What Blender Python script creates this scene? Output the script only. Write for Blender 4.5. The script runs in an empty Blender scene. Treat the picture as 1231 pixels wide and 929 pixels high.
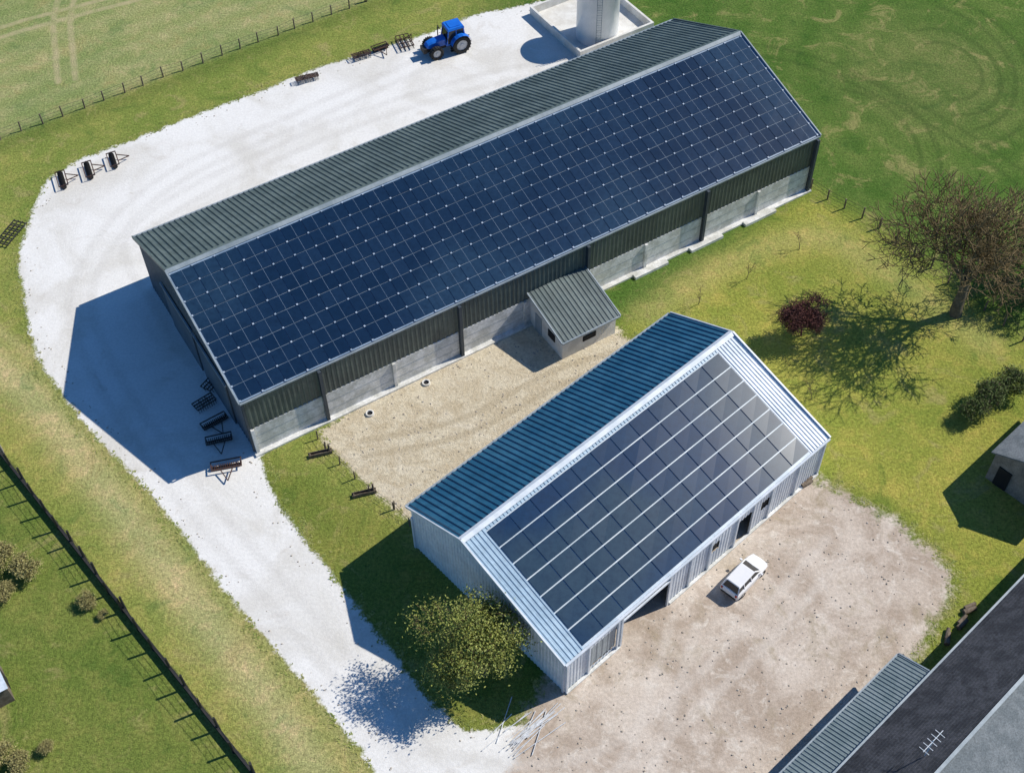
import bpy, bmesh, math, random
import numpy as np
from mathutils import Vector, Matrix, noise
random.seed(7); rng=np.random.default_rng(7)
scene=bpy.context.scene
COL=scene.collection

# ------------------------------------------------------------------ helpers
def link(o,parent=None):
    COL.objects.link(o)
    if parent is not None: o.parent=parent
    return o
def group(name,loc=(0,0,0),rz=0.0,scale=1.0):
    e=bpy.data.objects.new(name,None); e.location=loc; e.rotation_euler=(0,0,rz); e.scale=(scale,)*3
    e.empty_display_size=0.3
    return link(e)
def mesh(name,verts,faces,mat,parent=None,smooth=False,mats=None,midx=None):
    me=bpy.data.meshes.new(name); me.from_pydata([tuple(v) for v in verts],[],faces); me.update()
    if mats:
        for m in mats: me.materials.append(m)
        me.polygons.foreach_set('material_index',midx)
    elif mat: me.materials.append(mat)
    if smooth: me.polygons.foreach_set('use_smooth',[True]*len(me.polygons))
    return link(bpy.data.objects.new(name,me),parent)
class MB:
    """mesh accumulator"""
    def __init__(s): s.v=[];s.f=[];s.m=[]
    def add(s,vs,fs,m=0):
        b=len(s.v); s.v+= [tuple(x) for x in vs]; s.f+=[[b+i for i in f] for f in fs]; s.m+=[m]*len(fs)
    def box(s,c,sz,m=0,rz=0.0,taper=1.0):
        cx,cy,cz=c; a,b,h=sz[0]/2,sz[1]/2,sz[2]/2; vs=[]
        for z,t in((-h,1),(h,taper)):
            for x,y in((-a,-b),(a,-b),(a,b),(-a,b)):
                x*=t;y*=t
                vs.append((cx+x*math.cos(rz)-y*math.sin(rz),cy+x*math.sin(rz)+y*math.cos(rz),cz+z))
        s.add(vs,[[3,2,1,0],[4,5,6,7],[0,1,5,4],[1,2,6,5],[2,3,7,6],[3,0,4,7]],m)
    def beam(s,p,q,w,h,m=0,upv=(0,0,1)):
        p=Vector(p);q=Vector(q);d=(q-p).normalized();u=Vector(upv)
        if abs(d.dot(u))>.95:u=Vector((1,0,0))
        r=d.cross(u).normalized();u=r.cross(d)
        vs=[]
        for o in(p,q):
            for a,b in((-1,-1),(1,-1),(1,1),(-1,1)): vs.append(o+r*(a*w/2)+u*(b*h/2))
        s.add(vs,[[0,1,2,3],[7,6,5,4],[0,4,5,1],[1,5,6,2],[2,6,7,3],[3,7,4,0]],m)
    def tube(s,p,q,r1,r2,n=6,m=0,cap=True):
        p=Vector(p);q=Vector(q);d=(q-p)
        if d.length<1e-6:return
        d.normalize();u=Vector((0,0,1)) if abs(d.z)<.9 else Vector((1,0,0))
        a=d.cross(u).normalized();b=a.cross(d)
        vs=[]
        for o,r in((p,r1),(q,r2)):
            for i in range(n):
                t=2*math.pi*i/n; vs.append(o+a*(r*math.cos(t))+b*(r*math.sin(t)))
        fs=[[i,(i+1)%n,n+(i+1)%n,n+i] for i in range(n)]
        if cap: fs+= [list(range(n))[::-1],[n+i for i in range(n)]]
        s.add(vs,fs,m)
    def obj(s,name,mats,parent=None,smooth=False):
        if not isinstance(mats,(list,tuple)): mats=[mats]
        return mesh(name,s.v,s.f,None,parent,smooth,mats,s.m)

def newmat(name):
    m=bpy.data.materials.new(name); m.use_nodes=True
    nt=m.node_tree; b=nt.nodes['Principled BSDF']; return m,nt,b
def N(nt,t,**k):
    n=nt.nodes.new(t)
    for a,b in k.items():
        if hasattr(n,a): setattr(n,a,b)
        else: n.inputs[a].default_value=b
    return n
def L(nt,a,b): nt.links.new(a,b)
def c4(c): return (c[0],c[1],c[2],1)
def mixc(nt,fac,a,b,bt='MIX'):
    n=nt.nodes.new('ShaderNodeMix'); n.data_type='RGBA'; n.blend_type=bt
    for s,v in((n.inputs[0],fac),(n.inputs[6],a),(n.inputs[7],b)):
        if hasattr(v,'links'): L(nt,v,s)
        elif isinstance(v,(tuple,list)): s.default_value=c4(v)
        else: s.default_value=v
    return n.outputs[2]
def nz(nt,co,scale,detail=4,rough=.55,dist=0):
    n=N(nt,'ShaderNodeTexNoise'); n.inputs['Scale'].default_value=scale;n.inputs['Detail'].default_value=detail
    n.inputs['Roughness'].default_value=rough;n.inputs['Distortion'].default_value=dist
    L(nt,co,n.inputs['Vector']); return n.outputs[0]
def ramp(nt,v,lo,hi,a=0.0,b=1.0,smooth=True):
    n=N(nt,'ShaderNodeMapRange'); n.interpolation_type='SMOOTHSTEP' if smooth else 'LINEAR'
    n.inputs[1].default_value=lo;n.inputs[2].default_value=hi;n.inputs[3].default_value=a;n.inputs[4].default_value=b
    L(nt,v,n.inputs[0]); return n.outputs[0]
def mth(nt,op,a,b=0.0):
    n=N(nt,'ShaderNodeMath',operation=op)
    for s,v in((n.inputs[0],a),(n.inputs[1],b)):
        if hasattr(v,'links'): L(nt,v,s)
        else: s.default_value=v
    return n.outputs[0]
def surf(name,c1,c2,scale=1.5,rough=.7,bump=.0,metal=0.0,fine=12,var=.25,spec=.5,lo=.35,hi=.65):
    m,nt,b=newmat(name)
    co=N(nt,'ShaderNodeTexCoord').outputs['Object']
    f=ramp(nt,nz(nt,co,scale,4,.6),lo,hi)
    col=mixc(nt,f,c1,c2)
    g=ramp(nt,nz(nt,co,fine,3,.7),.25,.75,1-var,1+var,False)
    cc=N(nt,'ShaderNodeCombineColor'); 
    for i in range(3): L(nt,g,cc.inputs[i])
    col=mixc(nt,1.0,col,cc.outputs[0],'MULTIPLY')
    L(nt,col,b.inputs['Base Color'])
    b.inputs['Roughness'].default_value=rough;b.inputs['Metallic'].default_value=metal
    b.inputs['Specular IOR Level'].default_value=spec
    if bump>0:
        bp=N(nt,'ShaderNodeBump'); bp.inputs['Strength'].default_value=bump; bp.inputs['Distance'].default_value=.05
        L(nt,nz(nt,co,fine,3,.7),bp.inputs['Height']); L(nt,bp.outputs[0],b.inputs['Normal'])
    return m

# ------------------------------------------------------------------ materials
M_roofgrey=surf('roof_steel_grey_green',(.085,.115,.115),(.125,.16,.155),.3,.5,0,0,1.3,.28)
M_roofblue=surf('roof_steel_blue',(.018,.10,.18),(.035,.135,.22),.4,.4,0,0,1.5,.22)
M_cladgreen=surf('cladding_dark_green',(.085,.105,.095),(.115,.14,.12),.6,.55,0,0,3,.2)
M_gabledark=surf('cladding_slate',(.07,.095,.12),(.10,.13,.16),.6,.5,0,0,5,.15)
M_conc=surf('concrete_panel',(.74,.74,.72),(.52,.52,.48),.9,.9,.2,0,6,.2)
M_concw=surf('concrete_light',(.72,.71,.67),(.6,.58,.53),.8,.9,.2,0,14,.15)
M_trimgrey=surf('trim_grey',(.25,.30,.33),(.33,.38,.41),1,.45,0,.1,8,.1)
M_ridge=surf('ridge_flashing',(.20,.25,.28),(.29,.34,.37),.5,.5,0,0,3,.15)
M_trimwhite=surf('trim_white',(.68,.72,.77),(.54,.60,.65),1,.4,0,0,8,.1)
M_post=surf('post_slate',(.035,.05,.065),(.05,.065,.08),1,.6)
M_white=surf('cladding_white',(.74,.79,.83),(.62,.67,.72),.7,.5,0,0,4,.15)
M_whiteroof=surf('roof_white_steel',(.66,.72,.79),(.50,.58,.66),.35,.45,0,.0,2.5,.2)
M_bluegreyroof=surf('roof_bluegrey_steel',(.24,.36,.47),(.33,.46,.57),.5,.4,0,0,3,.15)
M_back_big=surf('panel_mount_big',(.15,.23,.34),(.24,.33,.44),.5,.45,0,0)
M_back_small=surf('panel_mount_small',(.52,.61,.70),(.36,.46,.56),.5,.45,0,0)
M_clamp=surf('clamp_white',(.42,.49,.58),(.25,.33,.42),2,.4,0,0)
M_black=surf('dark_void',(.01,.01,.012),(.015,.015,.015),1,.9)
M_wood=surf('weathered_wood',(.12,.09,.065),(.2,.16,.12),3,.9,.3,0,20,.3)
M_rust=surf('rusty_steel',(.10,.045,.03),(.06,.04,.035),4,.8,.3,.2,20,.3)
M_dsteel=surf('dark_steel',(.03,.03,.032),(.05,.045,.04),4,.6,.2,.3)
M_bark=surf('bark_grey',(.11,.09,.06),(.17,.14,.09),4,.95,.4,0,20,.3)
M_twig=surf('twig_brown',(.22,.16,.075),(.17,.125,.055),.6,.95,0,0,9,.3)
M_redtwig=surf('twig_red',(.14,.05,.04),(.09,.035,.03),.8,.95,0,0,9,.3)
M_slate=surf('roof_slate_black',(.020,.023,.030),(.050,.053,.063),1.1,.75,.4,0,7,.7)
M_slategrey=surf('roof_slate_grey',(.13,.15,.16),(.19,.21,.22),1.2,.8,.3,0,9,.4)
M_stone=surf('stone_wall',(.22,.20,.17),(.30,.27,.23),1.4,.95,.5,0,7,.3)

def panelmat(name,ca,cb,cc_,amt,sc=.07):
    m,nt,b=newmat(name)
    geo=N(nt,'ShaderNodeNewGeometry')
    co=N(nt,'ShaderNodeTexCoord').outputs['Object']
    r=geo.outputs['Random Per Island']
    col=mixc(nt,r,ca,cb)
    big=ramp(nt,nz(nt,co,sc,2,.5),.38,.62)
    col=mixc(nt,mth(nt,'MULTIPLY',big,amt),col,cc_)
    fn=ramp(nt,nz(nt,co,2.2,4,.75),.35,.8,0,.5)
    col=mixc(nt,fn,col,tuple(x*.5 for x in ca))
    L(nt,col,b.inputs['Base Color'])
    b.inputs['Roughness'].default_value=.2
    b.inputs['Specular IOR Level'].default_value=.5
    b.inputs['Coat Weight'].default_value=.25; b.inputs['Coat Roughness'].default_value=.06
    return m
M_pv=panelmat('solar_glass_navy',(.004,.018,.048),(.009,.028,.066),(.022,.055,.10),.6)
M_pv2=panelmat('solar_glass_slate',(.004,.028,.080),(.010,.042,.098),(.028,.058,.085),.8,.11)

# ------------------------------------------------------------------ world / sun / camera
AZ=math.radians(22.5); EL=math.radians(43.5)
w=bpy.data.worlds.new("World"); scene.world=w; w.use_nodes=True
nt=w.node_tree; bg=nt.nodes['Background']; sky=nt.nodes.new('ShaderNodeTexSky'); sky.sky_type='NISHITA'
sky.sun_disc=False; sky.sun_elevation=EL; sky.sun_rotation=math.pi/2-AZ; sky.ozone_density=6.0; sky.dust_density=.2; sky.air_density=1.0
hs=mixc(nt,1.0,sky.outputs[0],(.64,1.0,1.25),'MULTIPLY')
nt.links.new(hs,bg.inputs[0]); bg.inputs[1].default_value=.088
sd=bpy.data.lights.new('sun','SUN'); sd.energy=4.9; sd.angle=math.radians(.5); sd.color=(1,.94,.84)
so=bpy.data.objects.new('sun',sd); link(so)
dv=Vector((-math.cos(AZ)*math.cos(EL),-math.sin(AZ)*math.cos(EL),-math.sin(EL)))
so.rotation_euler=dv.to_track_quat('-Z','Y').to_euler(); so.location=(60,60,80)

cd=bpy.data.cameras.new('camera'); co_=bpy.data.objects.new('camera',cd); link(co_)
th=.883; rr=-.0218
fwd=Vector((0,math.cos(th),-math.sin(th))); rt=Vector((1,0,0)); up=rt.cross(fwd)
R_=rt*math.cos(rr)+up*math.sin(rr); U_=-rt*math.sin(rr)+up*math.cos(rr)
mw=Matrix((R_,U_,-fwd)).transposed().to_4x4(); mw.translation=Vector((0,0,80.4)); co_.matrix_world=mw
cd.sensor_width=36; cd.lens=1513.7/1231*36; cd.clip_end=6000; cd.clip_start=.5
scene.camera=co_
try:
    scene.view_settings.view_transform='Standard'; scene.view_settings.look='None'
except Exception: pass

# ------------------------------------------------------------------ building frames
class Frame:
    def __init__(s,ox,oy,a):
        s.o=Vector((ox,oy,0)); s.D=Vector((math.cos(a),math.sin(a),0)); s.N=Vector((-math.sin(a),math.cos(a),0)); s.a=a
    def p(s,u,v,z=0): return s.o+s.D*u+s.N*v+Vector((0,0,z))
def profile(Ltot,sp,dep):
    n=max(1,round(Ltot/sp)); k=Ltot/n; out=[]
    for i in range(n):
        for fr,h in((0,0),(.5,0),(.62,dep),(.88,dep)): out.append(((i+fr)*k,h))
    out.append((Ltot,0)); return out
def ribwall(mb,p0,p1,zb,zt,sp=.5,dep=.05,m=0):
    d=(p1-p0); Lt=d.length; d=d.normalized(); n=Vector((d.y,-d.x,0)); pr=profile(Lt,sp,dep); vs=[];fs=[]
    for s,h in pr:
        q=p0+d*s+n*h; t=zt(s) if callable(zt) else zt
        vs+= [(q.x,q.y,zb),(q.x,q.y,t)]
    for i in range(len(pr)-1): a=2*i; fs.append([a,a+2,a+3,a+1])
    mb.add(vs,fs,m)
def ribslope(mb,E0,E1,R0,R1,sp=.5,dep=.06,m=0):
    d=(E1-E0);Lt=d.length; n=(E1-E0).cross(R0-E0).normalized()
    if n.z<0:n=-n
    pr=profile(Lt,sp,dep);vs=[];fs=[]
    for s,h in pr:
        t=s/Lt; vs+=[E0.lerp(E1,t)+n*h,R0.lerp(R1,t)+n*h]
    for i in range(len(pr)-1): a=2*i; fs.append([a,a+2,a+3,a+1])
    mb.add(vs,fs,m)
def pvarray(mb,mbc,E0,sdir,updir,n,s0,s1,v0,v1,cols,rows,gap,lift,mbl=None):
    cw=(s1-s0)/cols; ch=(v1-v0)/rows
    for i in range(cols):
        for j in range(rows):
            a=s0+i*cw+gap/2;b=s0+(i+1)*cw-gap/2;c=v0+j*ch+gap/2;d=v0+(j+1)*ch-gap/2
            vs=[]
            tl=[random.uniform(-.008,.008) for _ in range(4)]
            for k,z in enumerate((lift,lift+.045)):
                for q,(x,y) in enumerate(((a,c),(b,c),(b,d),(a,d))): vs.append(E0+sdir*x+updir*y+n*(z+(tl[q] if k else 0)))
            mb.add(vs,[[4,5,6,7],[0,1,5,4],[1,2,6,5],[2,3,7,6],[3,0,4,7]],0)
            if mbl is not None:   # faint mid-rail between the paired modules
                xm=(a+b)/2; r=.008
                mbl.add([E0+sdir*(xm+dx)+updir*y+n*(lift+.058) for dx,y in((-r,c),(r,c),(r,d),(-r,d))],[[0,1,2,3]],0)
    if mbc is not None:
        for i in range(cols+1):
            for j in range(rows+1):
                x=s0+i*cw;y=v0+j*ch; r=.07
                vs=[E0+sdir*(x+dx)+updir*(y+dy)+n*(lift+z) for z in(0,.075) for dx,dy in((-r,-r),(r,-r),(r,r),(-r,r))]
                mbc.add(vs,[[4,5,6,7],[0,1,5,4],[1,2,6,5],[2,3,7,6],[3,0,4,7]],0)

# ------------------------------------------------------------------ BIG BARN
F1=Frame(-20.44,59.88,.545); L1=56.81; W1=21.79; HE1=6.38; HB1=5.98; HR1=10.14; U1=.5593*W1
bb=group('solar_barn')
roofz1=lambda t: HE1+(HR1-HE1)*t/U1 if t<U1 else HR1+(HB1-HR1)*(t-U1)/(W1-U1)
ov=.25
updir=(F1.p(0,U1,HR1)-F1.p(0,0,HE1)); SL=updir.length; updir.normalize()
nrm=F1.D.cross(updir).normalized()
E0=F1.p(-ov,0,HE1); 
mb=MB(); a_=E0;b_=F1.p(L1+ov,0,HE1);c_=F1.p(L1+ov,U1,HR1);d_=F1.p(-ov,U1,HR1)
mb.add([a_,b_,c_,d_,a_-nrm*.15,b_-nrm*.15,c_-nrm*.15,d_-nrm*.15],[[0,1,2,3],[7,6,5,4],[0,4,5,1],[1,5,6,2],[3,7,4,0]],0)
mb.obj('roof_front',M_back_big,bb)
mb=MB();mc=MB();ml=MB()
pvarray(mb,mc,F1.p(0,0,HE1),F1.D,updir,nrm,-.12,L1+.0,.1,SL-.42,30,9,.06,.02,ml)
mb.obj('solar_panels',M_pv,bb); mc.obj('panel_clamps',M_clamp,bb); ml.obj('panel_midlines',M_back_big,bb)
mb=MB(); ribslope(mb,F1.p(-ov,W1+.2,HB1-.09),F1.p(L1+ov,W1+.2,HB1-.09),F1.p(-ov,U1+.02,HR1+.02),F1.p(L1+ov,U1+.02,HR1+.02),.5,.09)
mb.obj('roof_back',M_roofgrey,bb)
mb=MB()
mb.add([F1.p(-ov,U1-.28,HR1-.02),F1.p(L1+ov,U1-.28,HR1-.02),F1.p(L1+ov,U1,HR1+.2),F1.p(-ov,U1,HR1+.2)],[[0,1,2,3]],2)
mb.add([F1.p(-ov,U1,HR1+.2),F1.p(L1+ov,U1,HR1+.2),F1.p(-ov,U1+.4,HR1+.02),F1.p(L1+ov,U1+.4,HR1+.02)],[[0,1,3,2]],3)
for s in(-ov-.04,L1+ov+.04):
    mb.beam(F1.p(s,-.1,HE1-.02),F1.p(s,U1,HR1+.06),.11,.26,2)
    mb.beam(F1.p(s,U1,HR1+.06),F1.p(s,W1+.2,HB1-.02),.11,.26,3)
mb.beam(F1.p(-ov,-.12,HE1-.08),F1.p(L1+ov,-.12,HE1-.08),.12,.13,0)
mb.beam(F1.p(-ov,W1+.3,HB1-.14),F1.p(L1+ov,W1+.3,HB1-.14),.18,.16,0)
mb.obj('ridge_cap_and_gutters',[M_trimgrey,M_trimwhite,M_ridge,M_roofgrey],bb)
mb=MB(); HC=2.95
ribwall(mb,F1.p(0,0),F1.p(L1,0),HC,HE1-.16,.42,.07,0)
ribwall(mb,F1.p(L1,0),F1.p(L1,W1),0,lambda s:roofz1(s)-.18,.42,.06,0)
ribwall(mb,F1.p(L1,W1),F1.p(0,W1),0,HB1-.2,.42,.06,0)
ribwall(mb,F1.p(0,W1),F1.p(0,0),0,lambda s:roofz1(W1-s)-.18,.42,.06,1)
mb.obj('wall_cladding',[M_cladgreen,M_gabledark],bb)
mb=MB(); nb=9; bw=L1/nb
for i in range(nb):
    c=F1.p((i+.5)*bw,.02,HC/2); mb.box(c,(bw-.3,.2,HC),0,F1.a)
    for k in range(1,3):
        c=F1.p((i+.5)*bw,-.09,HC*k/3); mb.box(c,(bw-.34,.012,.02),1,F1.a)
c=F1.p(L1/2,-.28,.09);mb.box(c,(L1+.4,.5,.18),0,F1.a)
for s in(38.2,44.4,50.6): mb.box(F1.p(s,-.7,.14),(3.6,.5,.28),0,F1.a)
mb.obj('concrete_base_panels',[M_conc,M_trimgrey],bb)
mb=MB()
for i in range(nb+1):
    s=min(max(i*bw,.12),L1-.12)
    mb.box(F1.p(s,-.1,HC/2),(.26,.34,HC),1,F1.a)
    if i%2==1 : mb.box(F1.p(s,-.26,(HE1-.2)/2),(.26,.36,HE1-.2),0,F1.a)
mb.box(F1.p(-.06,.12,3.0),(.2,.3,6),0,F1.a)
mb.obj('posts',[M_post,M_conc],bb)
mb=MB()
for t0,t1,h in((3.5,9.5,5.0),(10.2,16.2,5.0)):
    mb.box(F1.p(-.16,(t0+t1)/2,h/2),(.1,t1-t0,h),0,F1.a)
    mb.beam(F1.p(-.2,t0-.3,h+.1),F1.p(-.2,t1+.3,h+.1),.15,.18,1)
mb.obj('sliding_doors',[M_gabledark,M_trimgrey],bb)
an=MB(); s0,s1,t1=25.8,31.2,-5.1
ribslope(an,F1.p(s0-.2,t1-.25,2.35),F1.p(s1+.2,t1-.25,2.35),F1.p(s0-.2,-.05,3.7),F1.p(s1+.2,-.05,3.7),.42,.06,0)
ribwall(an,F1.p(s0,t1),F1.p(s1,t1),0,2.32,6,.0,1)
ribwall(an,F1.p(s1,t1),F1.p(s1,0),0,lambda s:2.3+s/5.1*1.27,6,0,1)
ribwall(an,F1.p(s0,0),F1.p(s0,t1),0,lambda s:3.57-s/5.1*1.27,6,0,1)
an.beam(F1.p(s0-.22,t1-.3,2.3),F1.p(s1+.22,t1-.3,2.3),.14,.14,2)
an.beam(F1.p(s0-.24,t1-.3,2.36),F1.p(s0-.24,-.05,3.71),.1,.16,2)
an.beam(F1.p(s1+.24,t1-.3,2.36),F1.p(s1+.24,-.05,3.71),.1,.16,2)
an.box(F1.p(s0-.03,t1+1.6,1.5),(.08,1.0,.8),3,F1.a); an.box(F1.p(s0-.03,t1+3.6,1.05),(.07,.95,2.05),2,F1.a)
an.box(F1.p(s0+2.7,t1-.03,1.3),(1.3,.07,.6),3,F1.a)
an.obj('annex',[M_roofgrey,M_concw,M_trimgrey,M_black],bb)

# ------------------------------------------------------------------ SMALL BARN
F2=Frame(3.17,38.74,.7222); L2=27.15;W2=16.11;HE2=4.45;HB2=5.25;HR2=7.87;U2=.6276*W2
sb=group('solar_barn')
roofz2=lambda t: HE2+(HR2-HE2)*t/U2 if t<U2 else HR2+(HB2-HR2)*(t-U2)/(W2-U2)
updir=(F2.p(0,U2,HR2)-F2.p(0,0,HE2)); SL2=updir.length; updir.normalize(); nrm2=F2.D.cross(updir).normalized()
def sl2(s,v,z=0): return F2.p(s,0,HE2)+updir*v+nrm2*z
mb=MB()
a_,b_,c_,d_=sl2(-.2,-.1),sl2(L2+.2,-.1),sl2(L2+.2,SL2),sl2(-.2,SL2)
mb.add([a_-nrm2*.02,b_-nrm2*.02,c_-nrm2*.02,d_-nrm2*.02,a_-nrm2*.15,b_-nrm2*.15,c_-nrm2*.15,d_-nrm2*.15],[[0,1,2,3],[7,6,5,4],[0,4,5,1],[1,5,6,2],[3,7,4,0]],0)
LS,RS,TS=1.55,1.9,.5
ribslope(mb,sl2(-.2,-.1),sl2(LS,-.1),sl2(-.2,SL2),sl2(LS,SL2),.32,.06,1)
ribslope(mb,sl2(L2-RS,-.1),sl2(L2+.2,-.1),sl2(L2-RS,SL2),sl2(L2+.2,SL2),.32,.06,2)
ribslope(mb,sl2(LS,SL2-TS),sl2(L2-RS,SL2-TS),sl2(LS,SL2),sl2(L2-RS,SL2),.32,.05,1)
mb.obj('roof_front',[M_back_small,M_bluegreyroof,M_whiteroof],sb)
mb=MB(); pvarray(mb,None,F2.p(0,0,HE2),F2.D,updir,nrm2,LS+.05,L2-RS-.05,.06,SL2-TS-.05,12,7,.095,.02)
mb.obj('solar_panels',M_pv2,sb)
mb=MB(); ribslope(mb,F2.p(-.2,W2+.2,HB2-.09),F2.p(L2+.2,W2+.2,HB2-.09),F2.p(-.2,U2+.02,HR2+.02),F2.p(L2+.2,U2+.02,HR2+.02),.5,.09)
mb.obj('roof_back',M_roofblue,sb)
mb=MB()
mb.add([F2.p(-.2,U2-.3,HR2+.02),F2.p(L2+.2,U2-.3,HR2+.02),F2.p(L2+.2,U2,HR2+.2),F2.p(-.2,U2,HR2+.2),F2.p(-.2,U2+.3,HR2+.04),F2.p(L2+.2,U2+.3,HR2+.04)],[[0,1,2,3],[3,2,5,4]],0)
for s in(-.26,L2+.26):
    mb.beam(F2.p(s,-.15,HE2+.0),F2.p(s,U2,HR2+.09),.13,.26,0)
    mb.beam(F2.p(s,U2,HR2+.09),F2.p(s,W2+.2,HB2),.1,.2,0)
mb.beam(F2.p(-.2,-.2,HE2-.08),F2.p(L2+.2,-.2,HE2-.08),.16,.14,0)
mb.beam(F2.p(-.2,W2+.3,HB2-.12),F2.p(L2+.2,W2+.3,HB2-.12),.16,.14,1)
mb.obj('trim',[M_trimwhite,M_trimgrey],sb)
mb=MB()
zf=HE2-.14
for a,b,z0 in((0,2.2,0),(4.9,5.3,0),(5.3,10.1,3.55),(10.1,14.5,0),(14.5,15.5,2.9),(15.5,17.3,0),(17.3,19.0,3.0),(19.0,20.1,0),(21.0,L2,0),(20.1,21.0,2.9)):
    ribwall(mb,F2.p(a,0),F2.p(b,0),z0,zf,.33,.04,0)
for a,b in((14.5,15.5),(20.1,21.0)): ribwall(mb,F2.p(a,0),F2.p(b,0),0,1.9,.33,.04,0)
ribwall(mb,F2.p(2.2,.02),F2.p(4.9,.02),0,.5,.33,.03,0)
ribwall(mb,F2.p(2.2,.02),F2.p(4.9,.02),3.2,zf,.33,.03,0)
ribwall(mb,F2.p(2.2,.06),F2.p(4.9,.06),.5,3.2,.6,.03,1)
ribwall(mb,F2.p(L2,0),F2.p(L2,W2),0,lambda s:roofz2(s)-.17,.33,.04,0)
ribwall(mb,F2.p(L2,W2),F2.p(0,W2),0,HB2-.18,.33,.04,0)
ribwall(mb,F2.p(0,W2),F2.p(0,0),0,lambda s:roofz2(W2-s)-.17,.33,.04,0)
mb.obj('wall_cladding',[M_white,M_trimgrey],sb)
mb=MB()
for s in(.06,2.15,4.95,5.3,10.1,12.3,14.4,17.25,19.05,21.1,24.2,L2-.06):
    mb.box(F2.p(s,-.1,zf/2),(.16,.14,zf),0,F2.a)
for t in(0.1,W2-.1): mb.box(F2.p(-.08,t,2.0),(.14,.16,4.0),0,F2.a)
mb.box(F2.p(15.0,.08,2.4),(1.0,.05,1.0),1,F2.a); mb.box(F2.p(20.55,.08,2.4),(.9,.05,1.0),1,F2.a)
mb.box(F2.p(2.6,-.14,.08),(5.2,.22,.16),2,F2.a); mb.box(F2.p(18.7,-.14,.08),(16.8,.22,.16),2,F2.a)
mb.beam(F2.p(5.3,-.12,3.5),F2.p(10.1,-.12,3.5),.12,.16,0)
mb.obj('posts_and_windows',[M_trimwhite,M_black,M_conc],sb)

# ------------------------------------------------------------------ GROUND
GRAV=[(0.6,119.7),(-3.2,118.6),(-7.7,115.7),(-14.7,112.1),(-19.8,109.7),(-26.2,105.4),(-31.0,102.6),(-36.3,99.1),(-41.4,96.1),(-44.2,93.2),(-44.6,90.2),(-44.8,85.7),(-44.4,81.4),(-43.2,78.2),(-41.5,73.2),(-39.6,69.4),(-36.8,65.7),(-33.2,61.3),(-29.1,57.2),(-25.2,52.4),(-20.7,46.6),(-16.6,41.8),(-12.7,37.4),(-9.7,33.5),(-6.8,28),(-5,20),(4,20),(1.5,31),(0.9,36.5),(-3.6,36.0),(-5.9,38.1),(-8.3,41.3),(-10.9,44.7),(-12.8,47.4),(-15.6,51.1),(-18.5,55.3),(-20.1,59.3),(-14,68),(0,82),(10,100),(11,106),(14,109),(14,118),(4,121)]
SAND=[(-15.6,61.9),(-14.3,59.6),(-11.5,56.5),(-9.2,54.1),(-7.8,52.9),(-1.1,55.0),(8,62),(13.5,68.3),(11.5,69.8),(9.6,71.5),(6,76.5),(0,75)]
YARD=[(0.5,37.5),(4,42),(20,57),(23.4,56.2),(26.2,54.0),(29.2,51.8),(32.0,47.4),(30.7,44.7),(28.5,41.7),(26.7,39.8),(26.5,36),(24,31),(17,22),(1,20),(-1.5,31)]
def sdf(P,poly):
    n=len(poly); d=np.full(len(P),1e9); ins=np.zeros(len(P),bool)
    for i in range(n):
        a=np.array(poly[i],float); b=np.array(poly[(i+1)%n],float); e=b-a
        w_=P-a; t=np.clip((w_@e)/(e@e),0,1); q=w_-t[:,None]*e; d=np.minimum(d,(q**2).sum(1))
        c1=(a[1]<=P[:,1])&(b[1]>P[:,1]); c2=(a[1]>P[:,1])&(b[1]<=P[:,1]); cr=e[0]*w_[:,1]-e[1]*w_[:,0]
        ins^= (c1&(cr>0))|(c2&(cr<0))
    d=np.sqrt(d); return np.where(ins,d,-d)
def pld(P,pts):
    d=np.full(len(P),1e9)
    for i in range(len(pts)-1):
        a=np.array(pts[i],float); b=np.array(pts[i+1],float); e=b-a; w_=P-a
        t=np.clip((w_@e)/(e@e),0,1); q=w_-t[:,None]*e; d=np.minimum(d,np.sqrt((q**2).sum(1)))
    return d
def smooth(pts,k=6):
    out=[];n=len(pts)
    for i in range(n-1):
        p0=np.array(pts[max(i-1,0)]);p1=np.array(pts[i]);p2=np.array(pts[i+1]);p3=np.array(pts[min(i+2,n-1)])
        for j in range(k):
            t=j/k; out.append(tuple(.5*((2*p1)+(-p0+p2)*t+(2*p0-5*p1+4*p2-p3)*t*t+(-p0+3*p1-3*p2+p3)*t**3)))
    out.append(tuple(pts[-1])); return out
def offs(pts,o):
    out=[]
    for i,p in enumerate(pts):
        a=np.array(pts[max(i-1,0)]);b=np.array(pts[min(i+1,len(pts)-1)]);d=(b-a)/np.linalg.norm(b-a); out.append((p[0]-d[1]*o,p[1]+d[0]*o))
    return out
def axis(lo,hi,st,far):
    c=list(np.arange(lo,hi+st/2,st)); s=st;x=c[-1];e=[]
    while x<far: s*=1.35; x+=s; e.append(x)
    s=st;x=c[0];b=[]
    while x>-far: s*=1.35; x-=s; b.append(x)
    return np.array(b[::-1]+c+e)
xs=axis(-62,62,.33,2500); ys=axis(24,134,.33,2500)
X,Y=np.meshgrid(xs,ys); P=np.stack([X.ravel(),Y.ravel()],1); nx,ny=len(xs),len(ys)
core=(np.abs(P[:,0])<75)&(P[:,1]>10)&(P[:,1]<150)
def full(fn,default):
    o=np.full(len(P),float(default)); o[core]=fn(P[core]); return o
dg=full(lambda p:sdf(p,GRAV),-50); ds=full(lambda p:sdf(p,SAND),-50); dy=full(lambda p:sdf(p,YARD),-50)
def sm(d,w_): t=np.clip(d/w_*.5+.5,0,1); return (t*t*(3-2*t))[:,None]
tint=np.tile(np.array([.100,.178,.032]),(len(P),1))
def paint(mask,c): 
    global tint
    tint=tint*(1-mask)+np.array(c)*mask
rc=np.hypot(P[:,0]-45,(P[:,1]-107)/1.35)
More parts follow.
